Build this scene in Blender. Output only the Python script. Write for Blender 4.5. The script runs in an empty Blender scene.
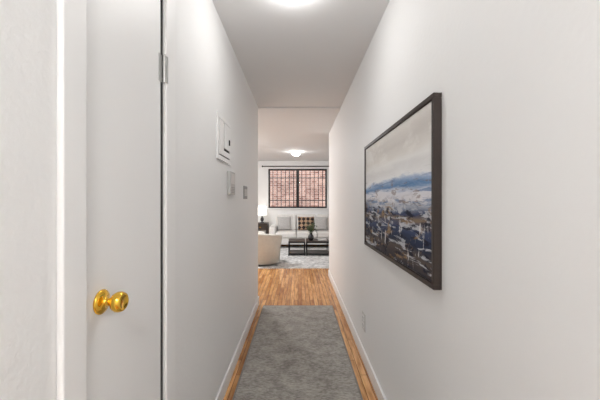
import bpy, bmesh, math, random
from mathutils import Vector, Matrix
random.seed(4)
S=bpy.context.scene
COL=S.collection

# ---------------- materials ----------------
def newmat(name):
    m=bpy.data.materials.new(name); m.use_nodes=True
    nt=m.node_tree; b=nt.nodes['Principled BSDF']
    return m,nt,b
def mat(name,col,rough=0.6,metal=0.0,bump=0.0,bscale=60,var=0.0,vscale=3,emit=0,ecol=None,spec=None,bdist=.01):
    m,nt,b=newmat(name)
    b.inputs['Base Color'].default_value=(*col,1)
    b.inputs['Roughness'].default_value=rough
    b.inputs['Metallic'].default_value=metal
    if spec is not None: b.inputs['Specular IOR Level'].default_value=spec
    tc=nt.nodes.new('ShaderNodeTexCoord')
    if bump>0:
        n=nt.nodes.new('ShaderNodeTexNoise'); n.inputs['Scale'].default_value=bscale; n.inputs['Detail'].default_value=4
        bp=nt.nodes.new('ShaderNodeBump'); bp.inputs['Strength'].default_value=bump; bp.inputs['Distance'].default_value=bdist
        nt.links.new(tc.outputs['Object'],n.inputs['Vector'])
        nt.links.new(n.outputs['Fac'],bp.inputs['Height']); nt.links.new(bp.outputs['Normal'],b.inputs['Normal'])
    if var>0:
        n=nt.nodes.new('ShaderNodeTexNoise'); n.inputs['Scale'].default_value=vscale; n.inputs['Detail'].default_value=6
        r=nt.nodes.new('ShaderNodeValToRGB')
        r.color_ramp.elements[0].position=.3; r.color_ramp.elements[1].position=.7
        r.color_ramp.elements[0].color=(*[c*(1-var) for c in col],1)
        r.color_ramp.elements[1].color=(*[min(1,c*(1+var)) for c in col],1)
        nt.links.new(tc.outputs['Object'],n.inputs['Vector'])
        nt.links.new(n.outputs['Fac'],r.inputs['Fac']); nt.links.new(r.outputs['Color'],b.inputs['Base Color'])
    if emit>0:
        b.inputs['Emission Color'].default_value=(*(ecol or col),1)
        b.inputs['Emission Strength'].default_value=emit
    return m

M_wall=mat('wall_paint',(.87,.87,.865),.6,bump=.08,bscale=45)
M_wallrough=mat('wall_paint_rough',(.86,.86,.855),.6,bump=.18,bscale=60)
M_ceil=mat('ceiling_paint',(.84,.845,.85),.8)
M_trim=mat('trim_paint',(.88,.88,.875),.45)
M_door=mat('door_paint',(.87,.87,.865),.45,bump=.03,bscale=14)
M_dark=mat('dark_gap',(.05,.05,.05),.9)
M_brass=mat('brass',(.95,.58,.08),.14,1.0)
M_steel=mat('painted_steel',(.50,.50,.49),.4,.5)
M_black=mat('black_metal',(.012,.012,.013),.4,.3)
M_frame=mat('espresso_wood',(.035,.024,.02),.5,bump=.1,bscale=40)
M_plastic=mat('white_plastic',(.85,.85,.83),.35)
M_ivory=mat('outlet_plastic',(.62,.61,.59),.35)
M_grey=mat('grey_plastic',(.25,.25,.25),.4)
M_dome=mat('lamp_glass',(1,.97,.92),.3,emit=34,ecol=(1,.985,.97))
M_fillR=mat('fill_glass_rear',(1,.97,.92),.3,emit=88,ecol=(1,.99,.98))
M_fillL=mat('fill_glass_corner',(1,.97,.92),.3,emit=170,ecol=(.99,.99,1))
M_dome2=mat('lamp_glass_living',(1,.97,.92),.3,emit=35,ecol=(1,.98,.96))
M_shade=mat('lampshade_linen',(.95,.93,.88),.8,emit=2.0,ecol=(1,.95,.86))
M_sofa=mat('sofa_fabric',(.76,.745,.72),.9,bump=.2,bscale=300,var=.05,vscale=20)
M_chair=mat('armchair_fabric',(.68,.66,.60),.9,bump=.2,bscale=300,var=.04,vscale=15)
M_cush=mat('cushion_grey',(.50,.49,.48),.9,bump=.2,bscale=250,var=.1,vscale=30)
M_marble=mat('marble_top',(.75,.75,.74),.25,var=.1,vscale=6)
M_leaf=mat('leaf',(.08,.12,.05),.5,var=.3,vscale=20)
M_vase=mat('dark_ceramic',(.03,.03,.035),.25)
M_wood_dark=mat('dark_wood',(.035,.025,.02),.4,bump=.1)
M_legwood=mat('leg_wood',(.10,.06,.03),.4)

def wood():
    m,nt,b=newmat('oak_strip_floor')
    tc=nt.nodes.new('ShaderNodeTexCoord'); mp=nt.nodes.new('ShaderNodeMapping')
    mp.inputs['Rotation'].default_value=(0,0,math.pi/2)
    br=nt.nodes.new('ShaderNodeTexBrick'); br.offset=.37; br.inputs['Scale'].default_value=1
    br.inputs['Brick Width'].default_value=.6; br.inputs['Row Height'].default_value=.055
    br.inputs['Mortar Size'].default_value=.0020; br.inputs['Mortar Smooth'].default_value=.2
    br.inputs['Color1'].default_value=(.44,.19,.055,1); br.inputs['Color2'].default_value=(.84,.47,.19,1)
    br.inputs['Mortar'].default_value=(.12,.045,.012,1)
    mp2=nt.nodes.new('ShaderNodeMapping'); mp2.inputs['Scale'].default_value=(40,4,1)
    n=nt.nodes.new('ShaderNodeTexNoise'); n.inputs['Scale'].default_value=1; n.inputs['Detail'].default_value=6
    r=nt.nodes.new('ShaderNodeValToRGB'); r.color_ramp.elements[0].position=.35; r.color_ramp.elements[1].position=.6
    r.color_ramp.elements[0].color=(.55,.44,.34,1); r.color_ramp.elements[1].color=(1.0,1,1,1)
    mx=nt.nodes.new('ShaderNodeMix'); mx.data_type='RGBA'; mx.blend_type='MULTIPLY'; mx.inputs[0].default_value=.85
    L=nt.links.new
    L(tc.outputs['Object'],mp.inputs['Vector']); L(mp.outputs[0],br.inputs['Vector'])
    L(tc.outputs['Object'],mp2.inputs['Vector']); L(mp2.outputs[0],n.inputs['Vector']); L(n.outputs['Fac'],r.inputs['Fac'])
    L(br.outputs['Color'],mx.inputs[6]); L(r.outputs['Color'],mx.inputs[7]); L(mx.outputs[2],b.inputs['Base Color'])
    b.inputs['Roughness'].default_value=.22
    return m
M_wood=wood()

def brick():
    m,nt,b=newmat('brick_facade')
    tc=nt.nodes.new('ShaderNodeTexCoord'); mp=nt.nodes.new('ShaderNodeMapping'); mp.inputs['Rotation'].default_value=(-math.pi/2,0,0)
    br=nt.nodes.new('ShaderNodeTexBrick'); br.inputs['Scale'].default_value=1
    br.inputs['Brick Width'].default_value=.22; br.inputs['Row Height'].default_value=.075; br.inputs['Mortar Size'].default_value=.007
    br.inputs['Color1'].default_value=(.22,.10,.075,1); br.inputs['Color2'].default_value=(.44,.28,.22,1); br.inputs['Mortar'].default_value=(.48,.41,.37,1)
    n=nt.nodes.new('ShaderNodeTexNoise'); n.inputs['Scale'].default_value=1.3; n.inputs['Detail'].default_value=5
    r=nt.nodes.new('ShaderNodeValToRGB'); r.color_ramp.elements[0].position=.35; r.color_ramp.elements[1].position=.65
    r.color_ramp.elements[0].color=(.75,.72,.72,1); r.color_ramp.elements[1].color=(1.25,1.25,1.25,1)
    mx=nt.nodes.new('ShaderNodeMix'); mx.data_type='RGBA'; mx.blend_type='MULTIPLY'; mx.inputs[0].default_value=1
    L=nt.links.new
    L(tc.outputs['Object'],n.inputs['Vector']); L(n.outputs['Fac'],r.inputs['Fac'])
    L(tc.outputs['Object'],mp.inputs['Vector']); L(mp.outputs[0],br.inputs['Vector']); L(br.outputs['Color'],mx.inputs[6]); L(r.outputs['Color'],mx.inputs[7]); L(mx.outputs[2],b.inputs['Base Color'])
    b.inputs['Roughness'].default_value=.9
    return m
M_brick=brick()

def rugmat(name,c1,c2,scale,fine,stretch=(1,3,1)):
    m,nt,b=newmat(name); L=nt.links.new
    tc=nt.nodes.new('ShaderNodeTexCoord')
    n=nt.nodes.new('ShaderNodeTexNoise'); n.inputs['Scale'].default_value=scale; n.inputs['Detail'].default_value=8; n.inputs['Roughness'].default_value=.75
    mp=nt.nodes.new('ShaderNodeMapping'); mp.inputs['Scale'].default_value=stretch
    n2=nt.nodes.new('ShaderNodeTexNoise'); n2.inputs['Scale'].default_value=fine; n2.inputs['Detail'].default_value=3
    ad=nt.nodes.new('ShaderNodeMix'); ad.inputs[0].default_value=.5
    r=nt.nodes.new('ShaderNodeValToRGB'); r.color_ramp.elements[0].position=.38; r.color_ramp.elements[1].position=.62
    r.color_ramp.elements[0].color=(*c1,1); r.color_ramp.elements[1].color=(*c2,1)
    L(tc.outputs['Object'],n.inputs['Vector']); L(tc.outputs['Object'],mp.inputs['Vector']); L(mp.outputs[0],n2.inputs['Vector'])
    L(n.outputs['Fac'],ad.inputs[2]); L(n2.outputs['Fac'],ad.inputs[3]); L(ad.outputs[0],r.inputs['Fac']); L(r.outputs['Color'],b.inputs['Base Color'])
    bp=nt.nodes.new('ShaderNodeBump'); bp.inputs['Strength'].default_value=.4; bp.inputs['Distance'].default_value=.005
    L(n2.outputs['Fac'],bp.inputs['Height']); L(bp.outputs[0],b.inputs['Normal'])
    b.inputs['Roughness'].default_value=.95; b.inputs['Specular IOR Level'].default_value=.1
    return m
M_runner=rugmat('runner_wool',(.21,.195,.175),(.52,.49,.45),7,40,(1,4,1))
M_runner_b=rugmat('runner_border',(.20,.185,.165),(.34,.32,.295),6,70)
M_rug=rugmat('rug_wool',(.32,.32,.32),(.84,.835,.82),5,14,(1,1,1))

def art():
    m,nt,b=newmat('abstract_seascape'); L=nt.links.new; N=nt.nodes.new
    tc=N('ShaderNodeTexCoord'); sep=N('ShaderNodeSeparateXYZ'); L(tc.outputs['Object'],sep.inputs[0])
    def noise(sx,sy,sz,det=6,dist=0.6,off=0,rx=0):
        mp=N('ShaderNodeMapping'); mp.inputs['Scale'].default_value=(sx,sy,sz); mp.inputs['Location'].default_value=(off,off,off); mp.inputs['Rotation'].default_value=(rx,0,0)
        n=N('ShaderNodeTexNoise'); n.inputs['Scale'].default_value=1; n.inputs['Detail'].default_value=det; n.inputs['Distortion'].default_value=dist; n.inputs['Roughness'].default_value=.65
        L(tc.outputs['Object'],mp.inputs['Vector']); L(mp.outputs[0],n.inputs['Vector']); return n.outputs['Fac']
    def math_(op,a,bv):
        k=N('ShaderNodeMath'); k.operation=op
        for i,v in enumerate((a,bv)):
            if isinstance(v,(int,float)): k.inputs[i].default_value=v
            else: L(v,k.inputs[i])
        return k.outputs[0]
    def ramp(fac,stops):
        r=N('ShaderNodeValToRGB'); cr=r.color_ramp
        cr.elements[0].position=stops[0][0]; cr.elements[0].color=(*stops[0][1],1)
        cr.elements[1].position=stops[-1][0]; cr.elements[1].color=(*stops[-1][1],1)
        for p,c in stops[1:-1]:
            e=cr.elements.new(p); e.color=(*c,1)
        L(fac,r.inputs['Fac']); return r.outputs['Color']
    def rng(v,a,b_):
        k=N('ShaderNodeMapRange'); k.inputs['From Min'].default_value=a; k.inputs['From Max'].default_value=b_; L(v,k.inputs['Value']); return k.outputs[0]
    def mix(f,a,c):
        x=N('ShaderNodeMix'); x.data_type='RGBA'; L(f,x.inputs[0]); L(a,x.inputs[6])
        if isinstance(c,tuple): x.inputs[7].default_value=(*c,1)
        else: L(c,x.inputs[7])
        return x.outputs[2]
    h=math_('ADD',math_('MULTIPLY',sep.outputs['Z'],1/.76),.5)
    h2=math_('ADD',h,math_('MULTIPLY',math_('SUBTRACT',noise(1,1.4,8,8,.3),.5),.20))
    c=ramp(h2,[(0,(.04,.035,.045)),(.10,(.10,.08,.07)),(.18,(.02,.03,.06)),(.27,(.05,.07,.14)),(.32,(.24,.17,.11)),(.36,(.04,.06,.13)),(.41,(.35,.38,.46)),(.46,(.78,.76,.77)),(.51,(.74,.74,.78)),(.55,(.12,.24,.44)),(.59,(.36,.46,.62)),(.62,(.84,.84,.84)),(.68,(.74,.73,.72)),(.72,(.82,.81,.79)),(.78,(.74,.71,.67)),(.87,(.62,.585,.55)),(1,(.76,.73,.69))])
    low=rng(h,.50,.38); band=math_('MULTIPLY',rng(h,.36,.42),rng(h,.66,.57))
    a=rng(noise(1,4,26,9,.6,3.3),.53,.57); c=mix(math_('MULTIPLY',math_('MULTIPLY',a,low),.85),c,(.58,.59,.62))
    a=rng(noise(1,5,18,9,.5,7.7),.56,.61); c=mix(math_('MULTIPLY',math_('MULTIPLY',a,low),.85),c,(.30,.19,.10))
    a=rng(noise(1,7,26,9,.4,12.1),.53,.58); c=mix(math_('MULTIPLY',math_('MULTIPLY',a,low),.95),c,(.012,.014,.03))
    a=rng(noise(1,22,8,9,.3,31.0),.59,.63); c=mix(math_('MULTIPLY',math_('MULTIPLY',a,low),.85),c,(.74,.73,.72))
    a=rng(noise(1,3,34,8,.3,17.0),.55,.60); c=mix(math_('MULTIPLY',math_('MULTIPLY',a,band),.7),c,(.10,.19,.36))
    a=rng(noise(1,6,30,8,.3,41.0),.57,.61); c=mix(math_('MULTIPLY',math_('MULTIPLY',a,band),.6),c,(.20,.13,.10))
    a=rng(noise(1,2.5,5,5,.2,21.0),.5,.62); hi=rng(h,.70,.80); c=mix(math_('MULTIPLY',math_('MULTIPLY',a,hi),.6),c,(.86,.84,.81))
    L(c,b.inputs['Base Color']); b.inputs['Roughness'].default_value=.75; b.inputs['Specular IOR Level'].default_value=.2
    return m
M_art=art()

def patt():
    m,nt,b=newmat('patterned_fabric'); L=nt.links.new
    tc=nt.nodes.new('ShaderNodeTexCoord'); ck=nt.nodes.new('ShaderNodeTexChecker'); ck.inputs['Scale'].default_value=11
    ck.inputs['Color1'].default_value=(.03,.02,.02,1); ck.inputs['Color2'].default_value=(.42,.28,.18,1)
    mp=nt.nodes.new('ShaderNodeMapping'); mp.inputs['Rotation'].default_value=(0,math.pi/4,0)
    sp=nt.nodes.new('ShaderNodeMapping'); sp.inputs['Scale'].default_value=(1,0,1); sp.inputs['Location'].default_value=(.003,.02,.003)
    L(tc.outputs['Object'],sp.inputs[0]); L(sp.outputs[0],mp.inputs[0]); L(mp.outputs[0],ck.inputs['Vector']); L(ck.outputs['Color'],b.inputs['Base Color']); b.inputs['Roughness'].default_value=.9
    return m
M_patt=patt()

def glassmat():
    m=bpy.data.materials.new('window_glass'); m.use_nodes=True; nt=m.node_tree; nt.nodes.clear()
    o=nt.nodes.new('ShaderNodeOutputMaterial'); t=nt.nodes.new('ShaderNodeBsdfTransparent'); g=nt.nodes.new('ShaderNodeBsdfGlossy'); g.inputs['Roughness'].default_value=.02
    x=nt.nodes.new('ShaderNodeMixShader'); x.inputs[0].default_value=.01
    nt.links.new(t.outputs[0],x.inputs[1]); nt.links.new(g.outputs[0],x.inputs[2]); nt.links.new(x.outputs[0],o.inputs[0]); return m
M_glass=glassmat()

# ---------------- geometry helpers ----------------
def addbox(bm,a,b):
    r=bmesh.ops.create_cube(bm,size=1)
    for v in r['verts']:
        v.co=Vector([ (a[i]+b[i])/2+v.co[i]*(b[i]-a[i]) for i in range(3)])
def finish(name,bm,m,parent=None,bevel=0,seg=2,smooth=False,sub=0,origin=None,rot=None,angle=None):
    if origin is not None: bmesh.ops.translate(bm,verts=bm.verts,vec=-Vector(origin))
    bmesh.ops.recalc_face_normals(bm,faces=bm.faces)
    me=bpy.data.meshes.new(name); bm.to_mesh(me); bm.free()
    o=bpy.data.objects.new(name,me); COL.objects.link(o)
    if origin is not None: o.location=origin
    if rot: o.rotation_euler=rot
    me.materials.append(m)
    if smooth or bevel: 
        for p in me.polygons: p.use_smooth=True
    if bevel:
        md=o.modifiers.new('bevel','BEVEL'); md.width=bevel; md.segments=seg; md.limit_method='ANGLE'
        w=o.modifiers.new('wn','WEIGHTED_NORMAL')
    if sub:
        md=o.modifiers.new('sub','SUBSURF'); md.levels=sub; md.render_levels=sub
    if parent: o.parent=parent
    return o
def boxes(name,lst,m,**k):
    bm=bmesh.new()
    for a,b in lst: addbox(bm,a,b)
    return finish(name,bm,m,**k)
def group(name,loc=(0,0,0),rot=0):
    e=bpy.data.objects.new(name,None); COL.objects.link(e); e.location=loc; e.rotation_euler=(0,0,rot); e.empty_display_size=.1; return e
def lathe(name,prof,m,parent=None,axis='Z',loc=(0,0,0),n=40,sub=0):
    bm=bmesh.new(); rings=[]
    for r,h in prof:
        if r<1e-5: rings.append([bm.verts.new((0,0,h))]); continue
        rings.append([bm.verts.new((r*math.cos(2*math.pi*i/n),r*math.sin(2*math.pi*i/n),h)) for i in range(n)])
    for a,b in zip(rings,rings[1:]):
        for i in range(n):
            j=(i+1)%n
            if len(a)==1 and len(b)==1: continue
            if len(a)==1: bm.faces.new((a[0],b[i],b[j]))
            elif len(b)==1: bm.faces.new((a[i],a[j],b[0]))
            else: bm.faces.new((a[i],a[j],b[j],b[i]))
    if axis=='X': bmesh.ops.rotate(bm,verts=bm.verts,matrix=Matrix.Rotation(math.pi/2,3,'Y'))
    o=finish(name,bm,m,parent=parent,smooth=True); o.location=loc
    return o
def cyl(bm,p,q,r,n=12):
    p=Vector(p);q=Vector(q);d=q-p
    res=bmesh.ops.create_cone(bm,cap_ends=True,segments=n,radius1=r,radius2=r,depth=d.length)
    M=Matrix.Translation((p+q)/2)@d.to_track_quat('Z','Y').to_matrix().to_4x4()
    bmesh.ops.transform(bm,matrix=M,verts=res['verts'])
def pillow(name,w,h,t,m,parent,loc,rot,n=14):
    bm=bmesh.new(); g={}
    for s in (1,-1):
        for i in range(n+1):
            for j in range(n+1):
                u=-1+2*i/n; v=-1+2*j/n
                edge=i in(0,n) or j in(0,n)
                if edge and s==-1: g[(s,i,j)]=g[(1,i,j)]; continue
                k=((1-u*u)*(1-v*v))**.45
                px=u*w/2*(1-.07*(1-v*v)*abs(u)**3+.0); pz=v*h/2*(1-.07*(1-u*u)*abs(v)**3)
                g[(s,i,j)]=bm.verts.new((px,s*t/2*k,pz))
        for i in range(n):
            for j in range(n):
                bm.faces.new((g[(s,i,j)],g[(s,i+1,j)],g[(s,i+1,j+1)],g[(s,i,j+1)]))
    o=finish(name,bm,m,parent=parent,smooth=True); o.location=loc; o.rotation_euler=rot; return o

H=2.65; XL=-.5375; XR=.575; YB=-2.6; YL=4.03; YR=5.56; YF=9.6; RX0=-2.6; RX1=2.3
# ---------------- shell ----------------
boxes('floor',[((RX0-.15,YB-.15,-.1),(RX1+.15,YF+.2,0))],M_wood)
boxes('ceiling',[((RX0-.15,YB-.15,H),(RX1+.15,YF+.2,H+.1))],M_ceil)
DY0,DY1,DZ=.742,1.195,2.28
boxes('wall_left',[((XL-.12,YB,0),(XL,DY0,H)),((XL-.12,DY1,0),(XL,YL-.12,H)),((XL-.12,DY0,DZ),(XL,DY1,H)),((RX0,YL-.12,0),(XL,YL,H))],M_wallrough)
boxes('wall_right',[((XR,YB,0),(XR+.12,YR-.12,H)),((XR,YR-.12,0),(RX1,YR,H))],M_wall)
boxes('wall_rear',[((XL-.12,YB-.12,0),(XR+.12,YB,H))],M_wall)
boxes('wall_living_left',[((RX0-.12,YL-.12,0),(RX0,YF,H))],M_wall)
boxes('wall_living_right',[((RX1,YR-.12,0),(RX1+.12,YF,H))],M_wall)
boxes('trim_ceiling_soffit',[((RX0,YL,H-.02),(XR,YR,H))],M_ceil)
WX0,WX1,WZ0,WZ1=-.95,.93,1.14,2.40
boxes('wall_far',[((RX0-.12,YF,0),(WX0,YF+.2,H)),((WX1,YF,0),(RX1+.12,YF+.2,H)),((WX0,YF,0),(WX1,YF+.2,WZ0)),((WX0,YF,WZ1),(WX1,YF+.2,H))],M_wall)
def bb(name,l):
    boxes(name,l,M_trim,bevel=.004)
bb('baseboard_left',[((XL,1.285,0),(XL+.015,YL,.11)),((XL,YB,0),(XL+.015,.665,.11))])
bb('baseboard_right',[((XR-.015,YB,0),(XR,YR,.11))])
bb('baseboard_far',[((RX0,YF-.015,0),(RX1,YF,.11))])
boxes('trim_door_casing',[((XL,.665,0),(XL+.018,DY0-.002,DZ+.08)),((XL,DY1+.004,0),(XL+.014,1.285,DZ+.08)),((XL,DY0-.002,DZ+.003),(XL+.016,DY1+.004,DZ+.08))],M_trim,bevel=.004)
# door
d=group('door_1',(XL-.004,0,0))
boxes('slab',[((-.036,DY0+.004,.008),(0,DY1-.012,DZ-.004))],M_door,parent=d,bevel=.002)
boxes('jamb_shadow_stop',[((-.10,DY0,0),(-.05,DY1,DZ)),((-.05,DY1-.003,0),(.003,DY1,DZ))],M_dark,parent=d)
ky,kz=.825,1.12
lathe('knob',[(0.0,0),(.033,0),(.034,.003),(.030,.007),(.022,.010),(.013,.013),(.0105,.018),(.0105,.030),(.014,.033),(.023,.037),(.0275,.046),(.0275,.054),(.024,.062),(.0195,.065),(.018,.0635),(.0,.0635)],M_brass,parent=d,axis='X',loc=(0,ky,kz))
bm=bmesh.new()
for zc in (1.92,.25):
    for k in range(5):
        z0=zc-.053+k*.0213
        cyl(bm,(.010,DY1-.001,z0),(.010,DY1-.001,z0+.0205),.0065)
    cyl(bm,(.010,DY1-.001,zc+.053),(.010,DY1-.001,zc+.06),.004)
    addbox(bm,(.0,DY1-.030,zc-.053),(.002,DY1-.003,zc+.053))
    addbox(bm,(.004,DY1+.003,zc-.053),(.0195,DY1+.012,zc+.053))
finish('hinges',bm,M_steel,parent=d)

# ---------------- wall fittings ----------------
p=group('electrical_panel',(XL,2.16,1.83))
boxes('frame',[((0,-.19,-.155),(.012,.19,-.125)),((0,-.19,.125),(.012,.19,.155)),((0,-.19,-.125),(.012,-.16,.125)),((0,.16,-.125),(.012,.19,.125))],M_trim,parent=p,bevel=.002)
boxes('recess',[((0,-.16,-.125),(.003,.16,.125))],M_dark,parent=p)
boxes('cover',[((.006,-.15,-.118),(.016,-.045,.118)),((.006,-.045,-.118),(.016,.15,-.08)),((.006,-.012,-.06),(.016,.15,.118))],M_trim,parent=p,bevel=.002)
boxes('latch',[((.016,.10,-.02),(.024,.115,.02))],M_black,parent=p)
p=group('wall_intercom',(XL,2.35,1.53))
boxes('housing',[((0,-.085,-.09),(.028,.085,.09))],M_steel,parent=p,bevel=.004)
boxes('face',[((.028,-.065,-.005),(.031,.065,.075))],M_ivory,parent=p,bevel=.001)
boxes('speaker_slots',[((.028,-.06,-.075+i*.013),(.030,.06,-.069+i*.013)) for i in range(4)],M_grey,parent=p)
p=group('light_switch',(XL,3.05,1.475))
boxes('plate',[((0,-.10,-.065),(.006,.10,.065))],M_grey,parent=p,bevel=.002)
boxes('toggles',[((.006,-.07,-.035),(.012,-.02,.035)),((.006,.02,-.035),(.012,.07,.035))],M_ivory,parent=p,bevel=.001)
p=group('wall_outlet',(XR,2.61,.345))
boxes('plate',[((-.006,-.055,-.075),(0,.055,.075))],M_ivory,parent=p,bevel=.002)
boxes('sockets',[((-.009,-.03,-.055),(-.006,.03,-.008)),((-.009,-.03,.008),(-.006,.03,.055))],M_trim,parent=p,bevel=.001)
boxes('slots',[((-.0095,-.014,z),(-.009,-.009,z+.02)) for z in(-.042,.022)]+[((-.0095,.009,z),(-.009,.014,z+.02)) for z in(-.042,.022)],M_dark,parent=p)

# ---------------- painting ----------------
PY0,PY1,PZ0,PZ1=1.198,2.45,1.04,1.83
cy,cz=(PY0+PY1)/2,(PZ0+PZ1)/2; hy,hz=(PY1-PY0)/2,(PZ1-PZ0)/2
p=group('framed_painting',(XR,cy,cz))
w=.020; dp=.034
boxes('frame',[((-dp,-hy,-hz),(0,hy,-hz+w)),((-dp,-hy,hz-w),(0,hy,hz)),((-dp,-hy,-hz+w),(0,-hy+w,hz-w)),((-dp,hy-w,-hz+w),(0,hy,hz-w))],M_frame,parent=p,bevel=.0015)
boxes('canvas_edge',[((-.020,-hy+w,-hz+w),(-.006,hy-w,hz-w))],M_plastic,parent=p)
boxes('canvas',[((-.026,-hy+w+.004,-hz+w+.004),(-.020,hy-w-.004,hz-w-.004))],M_art,parent=p)

# ---------------- ceiling lights ----------------
def dome(name,x,y,r,hh,mm):
    g=group(name,(x,y,H))
    lathe('base_ring',[(0,0),(r*.95,0),(r*1.02,-.006),(r*1.02,-.02),(r*.9,-.024),(0,-.024)],M_plastic,parent=g)
    prof=[(r*.9*math.cos(a),-.024-hh*math.sin(a)) for a in [i*math.pi/2/10 for i in range(10)]]+[(0,-.024-hh)]
    lathe('glass_shade',prof,mm,parent=g)
    lathe('finial',[(0,-.024-hh+.001),(.008,-.024-hh),(.009,-.03-hh),(.004,-.036-hh),(0,-.037-hh)],M_brass,parent=g)
dome('rear_fill_dome',-.03,1.74,.115,.06,M_dome)
dome('rear_fill_dome',0,-1.1,.19,.09,M_fillR)  # unseen dome behind the camera, added as fill light for the hall
dome('rear_fill_dome',-.05,7.8,.13,.08,M_dome2)
dome('rear_fill_dome',-1.7,6.4,.20,.09,M_fillL)  # added fill light, hidden around the left corner to brighten the living room

# ---------------- rugs ----------------
g=group('runner_rug')
boxes('border',[((-.46,.35,0),(.455,3.96,.010))],M_runner_b,parent=g,bevel=.003)
boxes('field',[((-.445,.37,.010),(.44,3.94,.012))],M_runner,parent=g)
g=group('area_rug')
boxes('pile',[((-1.5,6.15,0),(1.6,9.0,.010))],M_rug,parent=g,bevel=.003)
bm=bmesh.new()
for i in range(160):
    x=-1.5+3.1*(i+.5)/160
    cyl(bm,(x,6.15,.004),(x+random.uniform(-.006,.006),6.09,.003),.003,5)
finish('fringe',bm,M_sofa,parent=g)

# ---------------- window ----------------
wn=group('window_1',(0,YF,0))
cx=(WX0+WX1)/2
bm=bmesh.new()
a,b,c,dd=WX0,WX1,WZ0,WZ1; t=.05
y0,y1=.05,.11
for A,B in [((a,y0,c),(a+t,y1,dd)),((b-t,y0,c),(b,y1,dd)),((a+t,y0,c),(b-t,y1,c+t)),((a+t,y0,dd-t),(b-t,y1,dd)),((cx-.045,y0,c+t),(cx+.045,y1,dd-t))]: addbox(bm,A,B)
finish('black_sash',bm,M_black,parent=wn)
boxes('glass',[((a+t,.078,c+t),(b-t,.082,dd-t))],M_glass,parent=wn)
boxes('sill',[((a-.06,-.06,c-.03),(b+.06,0,c))],M_trim,parent=wn,bevel=.004)
bm=bmesh.new()
n=14
for i in range(1,n):
    x=a+(b-a)*i/n; addbox(bm,(x-.011,.165,c),(x+.011,.179,dd))
for z in (c+.25,c+.98): addbox(bm,(a,.16,z-.012),(b,.176,z+.012))
finish('security_bars',bm,M_black,parent=wn)
cr=group('curtain_rod',(0,YF,2.47))
bm=bmesh.new()
cyl(bm,(-1.12,-.07,0),(1.15,-.07,0),.014)
for x in(-1.05,1.08): cyl(bm,(x,-.07,0),(x,0,0),.008)
for x in(-1.13,1.16):
    r=bmesh.ops.create_uvsphere(bm,u_segments=16,v_segments=10,radius=.025); bmesh.ops.translate(bm,verts=r['verts'],vec=(x,-.07,0))
finish('rod',bm,M_black,parent=cr)

boxes('brick_building',[((-5,12.2,-1.5),(5,12.5,6.5))],M_brick)
boxes('courtyard_ground',[((-5,YF+.2,-1.6),(5,12.5,-1.5))],mat('concrete',(.5,.5,.48),.9,bump=.2))

# ---------------- sofa ----------------
sx0,sx1=-.84,1.36; sy0,sy1=8.62,9.56
sf=group('sofa',((sx0+sx1)/2,(sy0+sy1)/2,.01))
W=(sx1-sx0)/2; D=(sy1-sy0)/2
boxes('base',[((-W+.02,-D+.03,.10),(W-.02,D-.02,.30))],M_sofa,parent=sf,bevel=.03,seg=3)
for i,s in enumerate((-1,1)):
    x0,x1=(-W,-W+.2) if s<0 else (W-.2,W)
    boxes('arm_%d'%(i+1),[((x0,-D,.08),(x1,D,.62))],M_sofa,parent=sf,bevel=.06,seg=4)
boxes('back_frame',[((-W+.15,D-.22,.25),(W-.15,D,.88))],M_sofa,parent=sf,bevel=.06,seg=4)
cw=(2*W-.4)/3
for i in range(3):
    x=-W+.2+i*cw
    boxes('seat_cushion_%d'%(i+1),[((x+.004,-D-.01,.29),(x+cw-.004,D-.25,.47))],M_sofa,parent=sf,bevel=.045,seg=4)
    o=boxes('back_cushion_%d'%(i+1),[((x+.006,-.09,-.24),(x+cw-.006,.09,.25))],M_sofa,parent=sf,bevel=.06,seg=4)
    o.location=(0,D-.30,.70); o.rotation_euler=(-.12,0,0)
bm=bmesh.new()
for x in(-W+.08,W-.08):
    for y in(-D+.08,D-.08): cyl(bm,(x,y,0),(x,y,.1),.022)
finish('legs',bm,M_legwood,parent=sf)
pillow('throw_pillow_grey',.42,.42,.15,M_cush,sf,(-.68,D-.47,.68),(-.25,0,.15))
pillow('throw_pillow_patterned',.50,.42,.15,M_patt,sf,(-.02,D-.47,.68),(-.25,0,0))
pillow('throw_pillow_light',.42,.42,.15,M_cush,sf,(.42,D-.46,.68),(-.25,0,-.1))

# ---------------- side table + lamp ----------------
st=group('side_table',(-1.14,9.25,.0))
bm=bmesh.new()
addbox(bm,(-.22,-.22,.66),(.22,.22,.70)); addbox(bm,(-.20,-.20,.50),(.20,.20,.66)); addbox(bm,(-.2,-.2,.15),(.2,.2,.18))
for x in(-.2,.2):
    for y in(-.2,.2): addbox(bm,(x-.018,y-.018,0),(x+.018,y+.018,.66))
finish('body',bm,M_wood_dark,parent=st,bevel=.004)
boxes('drawer_knob',[((-.015,-.225,.57),(.015,-.20,.59))],M_brass,parent=st)
tl=group('table_lamp',(-1.10,9.2,.70))
lathe('lamp_base',[(0,0),(.07,0),(.07,.015),(.025,.03),(.05,.08),(.055,.12),(.03,.18),(.012,.21),(.012,.30),(0,.30)],M_vase,parent=tl)
lathe('lamp_shade',[(.14,.24),(.115,.52),(.11,.52),(.135,.24),(.14,.24)],M_shade,parent=tl)

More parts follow.
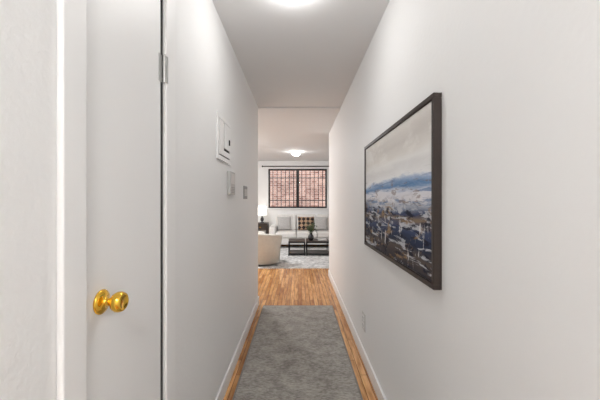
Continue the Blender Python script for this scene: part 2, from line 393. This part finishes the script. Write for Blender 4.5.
# ---------------- armchair ----------------
ac=group('tub_armchair',(-.78,6.64,.0105),rot=0)
bm=bmesh.new(); N=36; prev=None; first=None
face=math.radians(35)
back=face+math.pi
for i in range(N+1):
    u=-1+2*i/N; a=back+u*math.radians(125)
    k=abs(u)
    ht=.70-.06*max(0,k-.45)/.55
    loop=[]
    for (ro,z) in [(.40,.04),(.43,.35),(.465,ht-.05),(.46,ht-.015),(.435,ht),(.40,ht-.01),(.375,ht-.05),(.345,.40),(.31,.30),(.29,.04)]:
        loop.append(bm.verts.new((ro*math.cos(a),ro*math.sin(a),z)))
    if prev:
        for j in range(len(loop)):
            jj=(j+1)%len(loop); bm.faces.new((prev[j],prev[jj],loop[jj],loop[j]))
    else: first=loop
    prev=loop
bm.faces.new(first); bm.faces.new(prev[::-1])
finish('shell_back',bm,M_chair,parent=ac,smooth=True)
lathe('seat_cushion',[(0,.30),(.28,.30),(.325,.32),(.335,.37),(.325,.43),(.29,.455),(0,.46)],M_chair,parent=ac,loc=(.02,.014,0))
lathe('seat_base',[(0,.04),(.31,.04),(.325,.07),(.33,.29),(0,.30)],M_chair,parent=ac)
bm=bmesh.new()
for k in range(4):
    a=face+math.pi/4+k*math.pi/2; cyl(bm,(.26*math.cos(a),.26*math.sin(a),0),(.26*math.cos(a),.26*math.sin(a),.06),.02)
finish('legs',bm,M_legwood,parent=ac)

# ---------------- coffee tables ----------------
def ctable(loc,w,dp_,h):
    g=group('coffee_table',loc)
    bm=bmesh.new(); t=.025
    for x in(-w/2,w/2-t):
        for y in(-dp_/2,dp_/2-t): addbox(bm,(x,y,0),(x+t,y+t,h-.02))
    for z in(.03,h-.045):
        for y in(-dp_/2,dp_/2-t): addbox(bm,(-w/2+t,y,z),(w/2-t,y+t,z+t))
        for x in(-w/2,w/2-t): addbox(bm,(x,-dp_/2+t,z),(x+t,dp_/2-t,z+t))
    finish('metal_frame',bm,M_black,parent=g)
    boxes('shelf',[((-w/2+t,-dp_/2+t,.04),(w/2-t,dp_/2-t,.05))],M_wood_dark,parent=g)
    boxes('table_top',[((-w/2,-dp_/2,h-.02),(w/2,dp_/2,h))],M_wood_dark,parent=g,bevel=.003)
ctable((-.03,7.75,.01),.42,.55,.36)
ctable((.50,7.75,.01),.58,.55,.36)
# vase & plant
vp=group('potted_plant',(.33,7.68,.37))
lathe('vase',[(0,0),(.045,0),(.07,.04),(.075,.09),(.055,.14),(.035,.16),(.04,.18),(.034,.18),(.03,.16),(0,.15)],M_vase,parent=vp)
bm=bmesh.new()
for s in range(26):
    a=random.uniform(0,2*math.pi); l=random.uniform(.12,.28); tilt=random.uniform(.1,.9)
    tip=Vector((math.cos(a)*l*tilt,math.sin(a)*l*tilt,.16+l))
    cyl(bm,(0,0,.15),tip,.003,5)
    for k in range(8):
        f=.35+.65*k/7; base=Vector((0,0,.15)).lerp(tip,f)
        dr=Vector((random.uniform(-1,1),random.uniform(-1,1),random.uniform(-.2,.8))).normalized()
        sd=dr.cross(Vector((0,0,1))).normalized()*.018; L_=random.uniform(.05,.075)
        q=[base,base+dr*L_*.5+sd,base+dr*L_,base+dr*L_*.5-sd]
        bm.faces.new([bm.verts.new(v) for v in q])
finish('foliage',bm,M_leaf,parent=vp)
bk=group('book_stack',(.62,7.7,.37))
boxes('books',[((-.11,-.08,0),(.11,.08,.025)),((-.09,-.07,.025),(.10,.07,.045))],M_marble,parent=bk,bevel=.002)

# ---------------- world / lights ----------------
w=bpy.data.worlds.new('World'); S.world=w; w.use_nodes=True
bg=w.node_tree.nodes['Background']; bg.inputs[0].default_value=(.9,.95,1,1); bg.inputs[1].default_value=2.6

# ---------------- camera ----------------
cd=bpy.data.cameras.new('Camera'); cam=bpy.data.objects.new('Camera',cd); COL.objects.link(cam)
cam.location=(0,0,1.4); cam.rotation_euler=(math.pi/2,0,0)
cd.sensor_width=36; cd.lens=18; cd.shift_x=2/600; cd.shift_y=0; cd.clip_start=.05
S.camera=cam
S.view_settings.view_transform='Standard'
S.view_settings.exposure=.25
